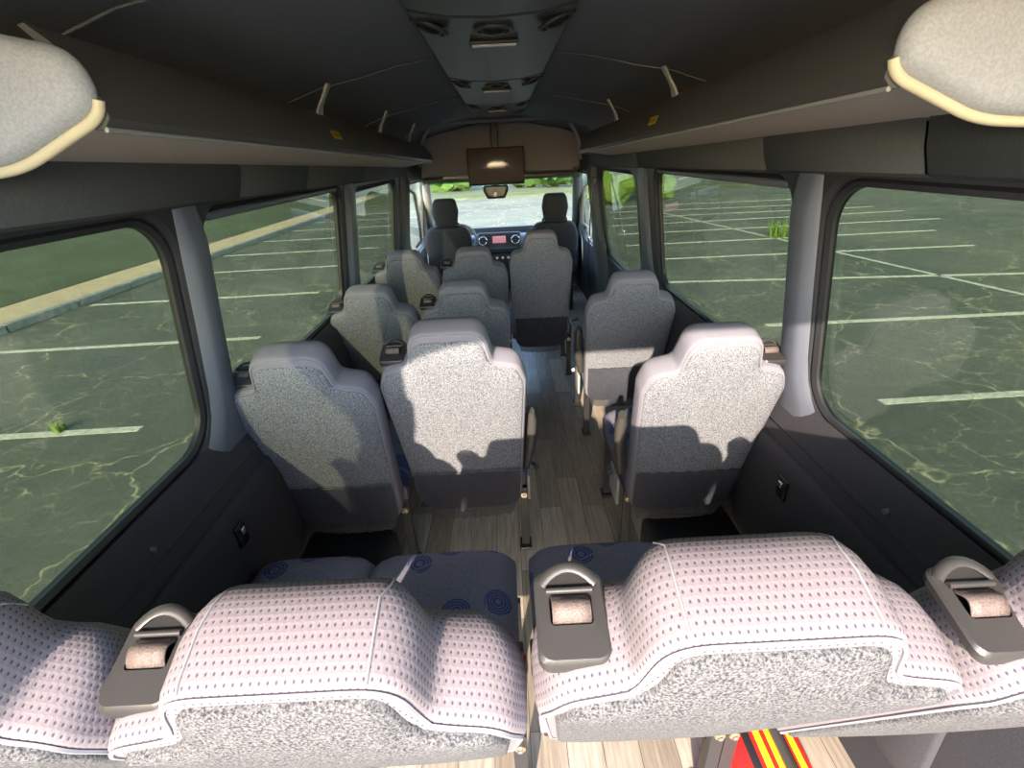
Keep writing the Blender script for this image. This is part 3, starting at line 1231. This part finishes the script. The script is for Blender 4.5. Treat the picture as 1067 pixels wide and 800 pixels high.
    for yy in ((0.06, 0.26) if rear and cw < 0.2 else (0.06, 0.44)):
        lx = leg * 0.212 if cw > 0.2 else leg * (cw + (cx * leg) - 0.025)
        b = bmesh.new()
        a_box(b, (lx, yy, 0.155), (0.034, 0.022, 0.33), 0.003)
        a_box(b, (lx, yy, 0.006), (0.05, 0.07, 0.012), 0.003)
        a_box(b, (lx, yy + 0.02, 0.10), (0.005, 0.05, 0.16), 0)
        lg = from_bm('leg', b, M['blackmetal'], root)
        if yy < 0.2:
            bt = cyl('bolt', (lx, yy - 0.010, 0.285), (lx, yy - 0.018, 0.285), 0.013, M['brass'], lg, n=14)
            cyl('bolt_head', (lx, yy - 0.018, 0.285), (lx, yy - 0.024, 0.285), 0.007, M['chrome'], lg, n=6)
    if not rear and lever:
        # recline lever on the aisle side
        lv = bmesh.new()
        lx = leg * 0.245
        a_tube(lv, [(lx, 0.12, 0.40), (lx + leg * 0.012, 0.06, 0.43), (lx + leg * 0.02, 0.0, 0.455)], [0.006, 0.008, 0.010], 10)
        from_bm('recline_lever', lv, M['blackmetal'], root, smooth=True, sharp=50)
        sp = bmesh.new()
        a_box(sp, (leg * 0.232, 0.06, 0.36), (0.012, 0.13, 0.12), 0.005)
        from_bm('side_bracket', sp, M['palegrey'], root, smooth=True, sharp=50)
    if arm:
        bm = bmesh.new()
        ax = arm * 0.245
        pts = [pl(ax * 0.90, 0.18, 0.07), pl(ax * 0.93, 0.24, 0.07), pl(ax * 0.98, 0.33, 0.075), pl(ax, 0.43, 0.08), pl(ax, 0.47, 0.08)]
        a_tube(bm, pts, [0.024, 0.030, 0.031, 0.030, 0.020], 10, flat=(0.75, 1.15))
        from_bm('armrest', bm, M['satin'], root, smooth=True, sharp=60)
    return root


G5, G4, G3, G2 = 'seats of the rear bench row', 'seats in the row ahead of the rear bench', 'seats in the third row from the back', 'seats of the front passenger row'
Y4, Y3, Y2 = 1.56, 2.47, 3.40
# rear bench of four
YR, RR = 0.620, 26.0
make_seat(-0.672, YR, 'rear bench seat against the driver side wall, in shade', G5, RR, OUT_SIDE, -1, 1, rear=True, thick=0.132, pocket=False, zp=0.37, gx=0.155, cw=0.180, cx=0.034)
s2 = make_seat(-0.238, YR - 0.005, 'rear bench seat with sunlit dotted headrest, second from the driver side wall', G5, RR, OUT_REAR, -1, 1, rear=True, thick=0.132, pocket=False, zp=0.365, gx=0.190)
s3 = make_seat(0.243, YR, 'rear bench seat just right of the gap between the two middle headrests', G5, RR, OUT_REAR, -1, 1, rear=True, thick=0.132, pocket=False, zp=0.395, gx=0.190)
s4 = make_seat(0.678, YR, 'rear bench seat against the door side wall with belt webbing hanging over its shoulder', G5, RR, OUT_SIDE, -1, -1, rear=True, thick=0.132, pocket=False, zp=0.37, gx=0.152, cw=0.180, cx=-0.033)
# buckles between the middle seats
for s_, bx in ((s2, 0.222), (s3, -0.222)):
    b = bmesh.new()
    a_box(b, (bx, 0.12, 0.50), (0.022, 0.03, 0.08), 0.005, eul(-0.3, 0, 0))
    bk = from_bm('belt_buckle', b, M['black'], s_, smooth=True, sharp=50)
    box('buckle_button', (bx, 0.098, 0.54), (0.018, 0.016, 0.022), M['red'], bk, 0.003)

make_seat(-0.645, 1.50, 'grey passenger seat beside the left wall, directly ahead of the rear bench', G4, guide=-1, leg=1, out=OUTS, zp=0.275, cw=0.175, cx=0.035, lever=False)
make_seat(-0.186, Y4, 'sunlit grey passenger seat left of the aisle, directly ahead of the rear bench', G4, guide=-1, leg=1, arm=1, out=OUT4, zp=0.27)
make_seat(0.622, 1.50, 'brightly sunlit single seat with folded armrest, nearest the rear bench on the right', G4, guide=1, leg=-1, arm=-1, out=OUTS, zp=0.265, cw=0.19, cx=-0.01)
make_seat(-0.672, Y3, 'shaded grey seat by the left window in the third row from the back', G3, guide=-1, leg=1, cw=0.18, cx=0.035, lever=False)
make_seat(-0.215, Y3, 'shaded grey seat left of the aisle in the third row from the back', G3, guide=-1, leg=1)
make_seat(0.615, Y3, 'single right-hand seat with only its lower back in sun, second from the bench', G3, guide=0, leg=-1, arm=-1, cw=0.19, cx=-0.01)
make_seat(-0.668, Y2, 'farthest grey passenger seat by the left window with diagonal light patch', G2, guide=-1, leg=1, lever=False)
make_seat(-0.212, Y2, 'grey passenger seat between two others in the farthest passenger row', G2, guide=-1, leg=1, lever=False)
make_seat(0.235, Y2 - 0.03, 'tallest grey seat back, standing at the end of the farthest passenger row', G2, guide=0, leg=1, out=OUT_TALL, recline=13)


# ------------------------------------------------------------------ cab
def cab_seat(x, y0, label):
    root = empty('cab_seat', (x, y0, 0))
    tag(root, label, 'seat', 'front cab seats')
    ca, sa = math.cos(math.radians(12)), math.sin(math.radians(12))

    def pl(a, h, d):
        return Vector((a, -h * sa + d * ca, 0.42 + h * ca + d * sa))
    o = resample(rpoly([(0.20, 0, 0.08), (0.235, 0.38, 0.06), (0.20, 0.53, 0.10), (-0.20, 0.53, 0.10), (-0.235, 0.38, 0.06), (-0.20, 0, 0.08)], 6), 0.02)
    loft('backrest', o, [(0, 0.03), (0.005, 0.01), (0.02, 0), (0.08, 0), (0.12, 0.02), (0.13, 0.05)], pl, M['cabseat'], root, centre=(0, 0.28), bulge=(-0.01, 0))
    o = resample(rpoly([(0.105, 0.55, 0.04), (0.128, 0.68, 0.05), (0.105, 0.80, 0.05), (-0.105, 0.80, 0.05), (-0.128, 0.68, 0.05), (-0.105, 0.55, 0.04)], 6), 0.015)
    hr = loft('headrest', o, [(0.0, 0.02), (0.01, 0.004), (0.03, 0), (0.08, 0.002), (0.10, 0.02)], pl, M['cabseat'], root, centre=(0, 0.68), bulge=(-0.008, 0))
    for sx in (-0.05, 0.05):
        cyl('post', pl(sx, 0.50, 0.05), pl(sx, 0.58, 0.05), 0.007, M['chrome'], hr, n=10)
    bm = bmesh.new()
    a_box(bm, pl(0, 0.545, 0.06), (0.25, 0.07, 0.05), 0.015, eul(-0.2, 0, 0))
    from_bm('shoulder_cap', bm, M['black'], root, smooth=True, sharp=50)
    box('seat_cushion', (0, 0.30, 0.46), (0.48, 0.50, 0.13), M['cabseat'], root, 0.05, seg=3)
    box('seat_base', (0, 0.28, 0.20), (0.42, 0.40, 0.40), M['black'], root, 0.02)


cab_seat(-0.555, 4.98, 'black driver seat behind the steering wheel')
cab_seat(0.50, 4.98, 'black front passenger seat behind the tallest grey seat')

dash = empty('dashboard', (0, 5.9, 0.0))
tag(dash, 'dark dashboard with round vents and a small pink lit display', 'dashboard')
prof = [(5.78, 0.30), (5.70, 0.42), (5.72, 0.60), (5.80, 0.69), (5.98, 0.715), (6.10, 0.66), (6.17, 0.40), (6.15, 0.25)]
bm = bmesh.new()
rings = []
for xx, k in ((-0.86, 0.97), (-0.6, 1.0), (0.0, 0.99), (0.6, 1.0), (0.86, 0.97)):
    rings.append([bm.verts.new((xx, (y - 5.9) + (0.03 if abs(xx) > 0.8 else 0), z * k)) for y, z in prof])
for A_, B_ in zip(rings, rings[1:]):
    bridge(bm, A_, B_)
bm.faces.new(rings[0])
bm.faces.new(rings[-1])
from_bm('dash_body', bm, M['dash'], dash, smooth=True, sharp=45)
st = box('centre_stack', (-0.06, -0.22, 0.66), (0.50, 0.08, 0.22), M['black'], dash, 0.03, rot=eul(-0.25, 0, 0), seg=3)
for vx in (-0.245, 0.125):
    bm = bmesh.new()
    c = Vector((vx, -0.268, 0.69))
    ring = [c + Vector((math.cos(a) * 0.045, 0, math.sin(a) * 0.045)) for a in [2 * PI * i / 20 for i in range(20)]]
    a_tube(bm, ring, 0.007, 6, closed=True)
    v = from_bm('round_vent', bm, M['chrome'], st, smooth=True)
    for k in range(3):
        box('vent_blade', (vx, -0.262, 0.672 + k * 0.018), (0.07, 0.006, 0.004), M['dash'], st)
box('display', (-0.06, -0.272, 0.70), (0.15, 0.012, 0.075), M['display'], st, 0.004)
box('switch_panel', (-0.06, -0.262, 0.585), (0.42, 0.03, 0.06), M['dash'], dash, 0.01)
lowc = box('lower_console', (-0.06, -0.20, 0.40), (0.40, 0.16, 0.30), M['black'], dash, 0.03)
for k in range(4):
    cyl('cup_knob', (-0.16 + 0.065 * k, -0.29, 0.50), (-0.16 + 0.065 * k, -0.30, 0.50), 0.015, M['chrome'], dash, n=12)
sw = empty('steering_wheel', (-0.50, 5.52, 0.72))
tag(sw, 'dark steering wheel partly hidden ahead of the driver seat', 'steering wheel')
sw.rotation_euler = (math.radians(58), 0, 0)
bm = bmesh.new()
a_tube(bm, [(math.cos(2 * PI * i / 28) * 0.19, math.sin(2 * PI * i / 28) * 0.19, 0) for i in range(28)], 0.014, 8, closed=True)
from_bm('rim', bm, M['satin'], sw, smooth=True)
bm = bmesh.new()
a_box(bm, (0, 0, -0.01), (0.13, 0.11, 0.04), 0.02)
from_bm('hub', bm, M['satin'], sw, smooth=True, sharp=50)
for p in ((-0.19, 0), (0.19, 0), (0, -0.19)):
    box('spoke', (p[0] * 0.6, p[1] * 0.6, -0.004), (0.10 if p[0] else 0.035, 0.035 if p[0] else 0.10, 0.015), M['satin'], sw, 0.005)
bm = bmesh.new()
a_cyl(bm, (0, 0, -0.02), (0, 0, -0.20), 0.03)
from_bm('column', bm, M['black'], sw, smooth=True, sharp=50)

mir = empty('camera_housing', (-0.06, 5.22, 1.27))
tag(mir, 'black trapezoid mirror camera housing hanging below the screen at the windscreen top', 'camera housing')
ol = [Vector(p) for p in rpoly([(-0.09, -0.105, 0.03), (0.09, -0.105, 0.03), (0.13, -0.03, 0.03), (0.13, 0.03, 0.02), (-0.13, 0.03, 0.02), (-0.13, -0.03, 0.03)], 4)]
loft('housing', ol, [(-0.05, 0.02), (-0.045, 0.005), (0.03, 0), (0.06, 0.01)], lambda a, b, d: Vector((a, d, b)), M['ventblack'], mir, centre=(0, -0.03))
box('lens_window', (-0.01, -0.052, -0.06), (0.035, 0.008, 0.04), M['lampglass'], mir, 0.003)
box('bracket', (-0.0, 0.0, 0.05), (0.06, 0.04, 0.055), M['black'], mir, 0.01)

# overhead shelf above the windscreen
ov = box('overhead_shelf', (0, 5.12, 1.375), (1.50, 0.36, 0.05), M['satin'], None, 0.015)
tag(ov, 'dark storage shelf above the windscreen behind the hanging screen', 'shelf')
structure_lip = box('shelf_lip', (-0.42, 4.935, 1.395), (0.26, 0.012, 0.022), M['palegrey'], ov, 0.004)
structure_lip['label'] = 'pale visor strip on the shelf edge'
# arched front of the headliner
arch = []
for k in range(17):
    a = PI * k / 16
    arch.append((0.70 * math.cos(a) * (1 - 0.0 * abs(math.cos(a))), 4.55 + 0.05 * (1 - math.sin(a)), 1.50 + 0.33 * min(1, math.sin(a) * 1.6) ** 0.8))
structure(tube('trim_50', arch, 0.018, M['headliner'], n=8))

tv = empty('television', (-0.042, 4.70, 1.50))
tag(tv, 'flat television hanging from the ceiling above the windscreen', 'television')
box('frame', (0, 0.012, -0.025), (0.505, 0.03, 0.305), M['ventblack'], tv, 0.006)
sc_ = box('screen', (0, -0.006, -0.020), (0.485, 0.008, 0.28), M['screen'], tv, 0.002)
box('mount', (0, 0.04, 0.20), (0.06, 0.03, 0.30), M['black'], tv, 0.005)

# seat belt hanging on the door side pillar
sb = empty('pillar_seat_belt', (0.80, 4.34, 0.0))
tag(sb, 'black seat belt hanging from the pillar behind the front passenger seat', 'seat belt')
bm = bmesh.new()
rows = []
for z, dx, dy in ((1.32, 0, 0), (1.2, -0.01, 0.01), (1.0, -0.02, 0.02), (0.8, -0.02, 0.04), (0.6, -0.015, 0.08), (0.35, 0, 0.12)):
    rows.append([bm.verts.new((-0.03 + dx, dy + a, z)) for a in (-0.023, 0.023)])
for A_, B_ in zip(rows, rows[1:]):
    bm.faces.new((A_[0], A_[1], B_[1], B_[0]))
w_ = from_bm('belt_webbing', bm, M['black'], sb, smooth=True)
w_.modifiers.new('solid', 'SOLIDIFY').thickness = 0.003
box('anchor', (-0.025, 0, 1.33), (0.03, 0.06, 0.07), M['black'], sb, 0.008)
box('buckle_tongue', (-0.05, 0.03, 0.86), (0.02, 0.055, 0.05), M['chrome'], sb, 0.005)

# grab handle on the door side
gh = tube('grab_handle', [(0.80, 4.72, 1.30), (0.755, 4.72, 1.26), (0.745, 4.74, 1.1), (0.75, 4.76, 0.95), (0.80, 4.77, 0.90)], 0.013, M['palegrey'], None, n=10)
tag(gh, 'pale grey grab handle beside the sliding door', 'grab handle')
gh = tube('grab_handle', [(-0.80, 4.42, 1.34), (-0.75, 4.43, 1.30), (-0.745, 4.47, 1.1), (-0.755, 4.52, 0.90), (-0.81, 4.53, 0.84)], 0.013, M['palegrey'], None, n=10)
tag(gh, 'pale grey grab handle on the driver side pillar', 'grab handle')

# striped safety kit on the floor below the rear bench
kit = empty('safety_kit', (0.645, 0.735, 0.0))
tag(kit, 'red and yellow striped kit lying on the floor under the rear bench', 'safety kit')
box('case', (0.0, 0.02, 0.035), (0.20, 0.31, 0.07), M['red'], kit, 0.008)
for k, (xx, mm, ww) in enumerate(((-0.045, 'black', 0.022), (-0.012, 'yellow', 0.018), (0.018, 'yellow', 0.014), (0.048, 'black', 0.024), (0.075, 'yellow', 0.016))):
    box('stripe', (xx, 0.02, 0.0715), (ww, 0.305, 0.005), M[mm], kit, 0.001)
cyl('handle', (0.035, -0.10, 0.085), (0.035, 0.12, 0.085), 0.013, M['satin'], kit)

# ------------------------------------------------------------------ outside
GZ = -0.70
bm = bmesh.new()
a_box(bm, (0, 40, GZ - 0.05), (240, 240, 0.1))
structure(from_bm('ground', bm, M['asphalt']))
CX = -8.25
structure(box('lawn', (CX - 1.25 - 30, 30, GZ + 0.05), (60, 140, 0.16), M['grass']))
structure(box('sidewalk', (CX - 0.16 - 0.58, 30, GZ + 0.06), (1.2, 140, 0.12), M['walk']))
cb = bmesh.new()
y = -4.0
while y < 60:
    L = random.uniform(1.0, 1.5)
    a_box(cb, (CX - 0.08, y + L / 2, GZ + 0.055), (0.16 + random.uniform(-.01, .01), L - 0.03, 0.15), 0.012, seg=1)
    y += L
structure(from_bm('kerb', cb, M['curb']))
structure(box('lawn_far', (6, 29.5 + 40, GZ + 0.03), (120, 80, 0.12), M['grass']))


def line(x0, y0, x1, y1, w=0.10):
    c = ((x0 + x1) / 2, (y0 + y1) / 2, GZ + 0.002)
    L = math.hypot(x1 - x0, y1 - y0)
    structure(box('road_marking', c, (L, w, 0.006), M['paint'], rot=eul(0, 0, math.atan2(y1 - y0, x1 - x0))))


for k, yy in enumerate((1.5, 4.11, 6.72, 9.30, 11.9, 14.3, 16.8, 19.3, 21.8, 24.3)):
    line(-8.1, yy - 0.02, -3.68, yy + 0.05)
for x0, y0_, x1, y1_ in ((3.40, 1.7, 5.9, 1.72), (3.46, 3.92, 6.0, 3.97), (3.5, 6.16, 8.0, 6.10), (2.8, 8.75, 9.5, 8.0), (3.0, 10.77, 10.2, 10.5), (3.1, 12.6, 11, 12.5), (3.3, 14.45, 12.6, 14.3), (3.5, 16.2, 13, 16.2), (3.8, 18.0, 13, 17.6), (4, 19.9, 13, 19.0), (4, 21.8, 14, 21)):
    line(x0, y0_, x1, y1_)
line(5.98, 19.17, 7.95, 5.5, 0.09)

# weeds and trees beyond the car park
def tuft(x, y, h, label, n=26, spread=0.25, m='weed'):
    bm = bmesh.new()
    for k in range(n):
        a = random.uniform(0, 2 * PI)
        r = spread * random.random() ** 0.6
        px, py = math.cos(a) * r, math.sin(a) * r
        hh = h * random.uniform(0.5, 1)
        lx, ly = random.uniform(-.3, .3) * hh, random.uniform(-.3, .3) * hh
        w = 0.012 + 0.01 * random.random()
        p = [(px - w, py, 0), (px + w, py, 0), (px + w * .7 + lx * .5, py + ly * .5, hh * .6), (px + lx, py + ly, hh), (px - w * .7 + lx * .5, py + ly * .5, hh * .6)]
        bm.faces.new([bm.verts.new(q) for q in p])
    o = from_bm('weed_tuft', bm, M[m], None, loc=(x, y, GZ))
    tag(o, label, 'weeds')


tuft(7.15, 12.7, 0.5, 'bright green weed tuft growing from a crack by the painted diagonal line', 60, 0.35)
tuft(-4.5, 4.2, 0.14, 'small weed tuft on the white line outside the driver side window', 14, 0.06)


def tree(x, y, h, w, label):
    root = empty('tree', (x, y, GZ))
    tag(root, label, 'tree', 'trees beyond the far grass')
    cyl('trunk', (0, 0, 0), (0, 0, h * 0.5), 0.14, M['bark'], root, n=8, r1=0.09)
    bm = bmesh.new()
    for k in range(7):
        c = Vector((random.uniform(-.3, .3) * w, random.uniform(-.3, .3) * w, h * random.uniform(0.35, 0.8)))
        g = bmesh.ops.create_icosphere(bm, subdivisions=3, radius=w * random.uniform(0.28, 0.42))
        for v in g['verts']:
            n_ = v.co.normalized()
            v.co = v.co * (1 + 0.16 * math.sin(v.co.x * 7 + k) * math.sin(v.co.z * 9) + random.uniform(-.06, .06)) + c
    from_bm('crown', bm, M['leaf'], root)


for x, y, h, w, l in ((-11, 36, 4, 5, 'broad green tree at the far end of the car park, left of the windscreen'),
                      (-3.5, 36.5, 4, 5, 'green tree seen through the windscreen behind the driver headrest'),
                      (3, 36, 4, 5, 'green tree beyond the car park behind the front passenger headrest'),
                      (10, 36, 4.5, 5, 'bright green tree seen through the sliding door window'),
                      (-17, 40, 5, 6, 'green tree behind the lawn past the kerb'),
                      (18, 42, 6, 5, 'green tree farthest to the right beyond the car park')):
    tree(x, y, h, w, l)


def bush(x, y, r, h, label):
    bm = bmesh.new()
    for k in range(9):
        a, q = random.uniform(0, 2 * PI), random.random() ** 0.5
        c = Vector((math.cos(a) * r * q * 0.7, math.sin(a) * r * q * 0.7, h * random.uniform(0.2, 0.6)))
        g = bmesh.ops.create_icosphere(bm, subdivisions=2, radius=h * random.uniform(0.3, 0.45))
        for v in g['verts']:
            v.co = v.co * random.uniform(0.8, 1.2) + c
    o = from_bm('bush', bm, M['weed'], None, loc=(x, y, GZ))
    tag(o, label, 'bush')


bush(4.9, 23.6, 0.9, 1.3, 'yellow green bush seen through the sliding door window, the one nearer the van front')
bush(7.2, 24.6, 1.2, 1.4, 'yellow green bush at the car park edge behind the window pillar of the sliding door')
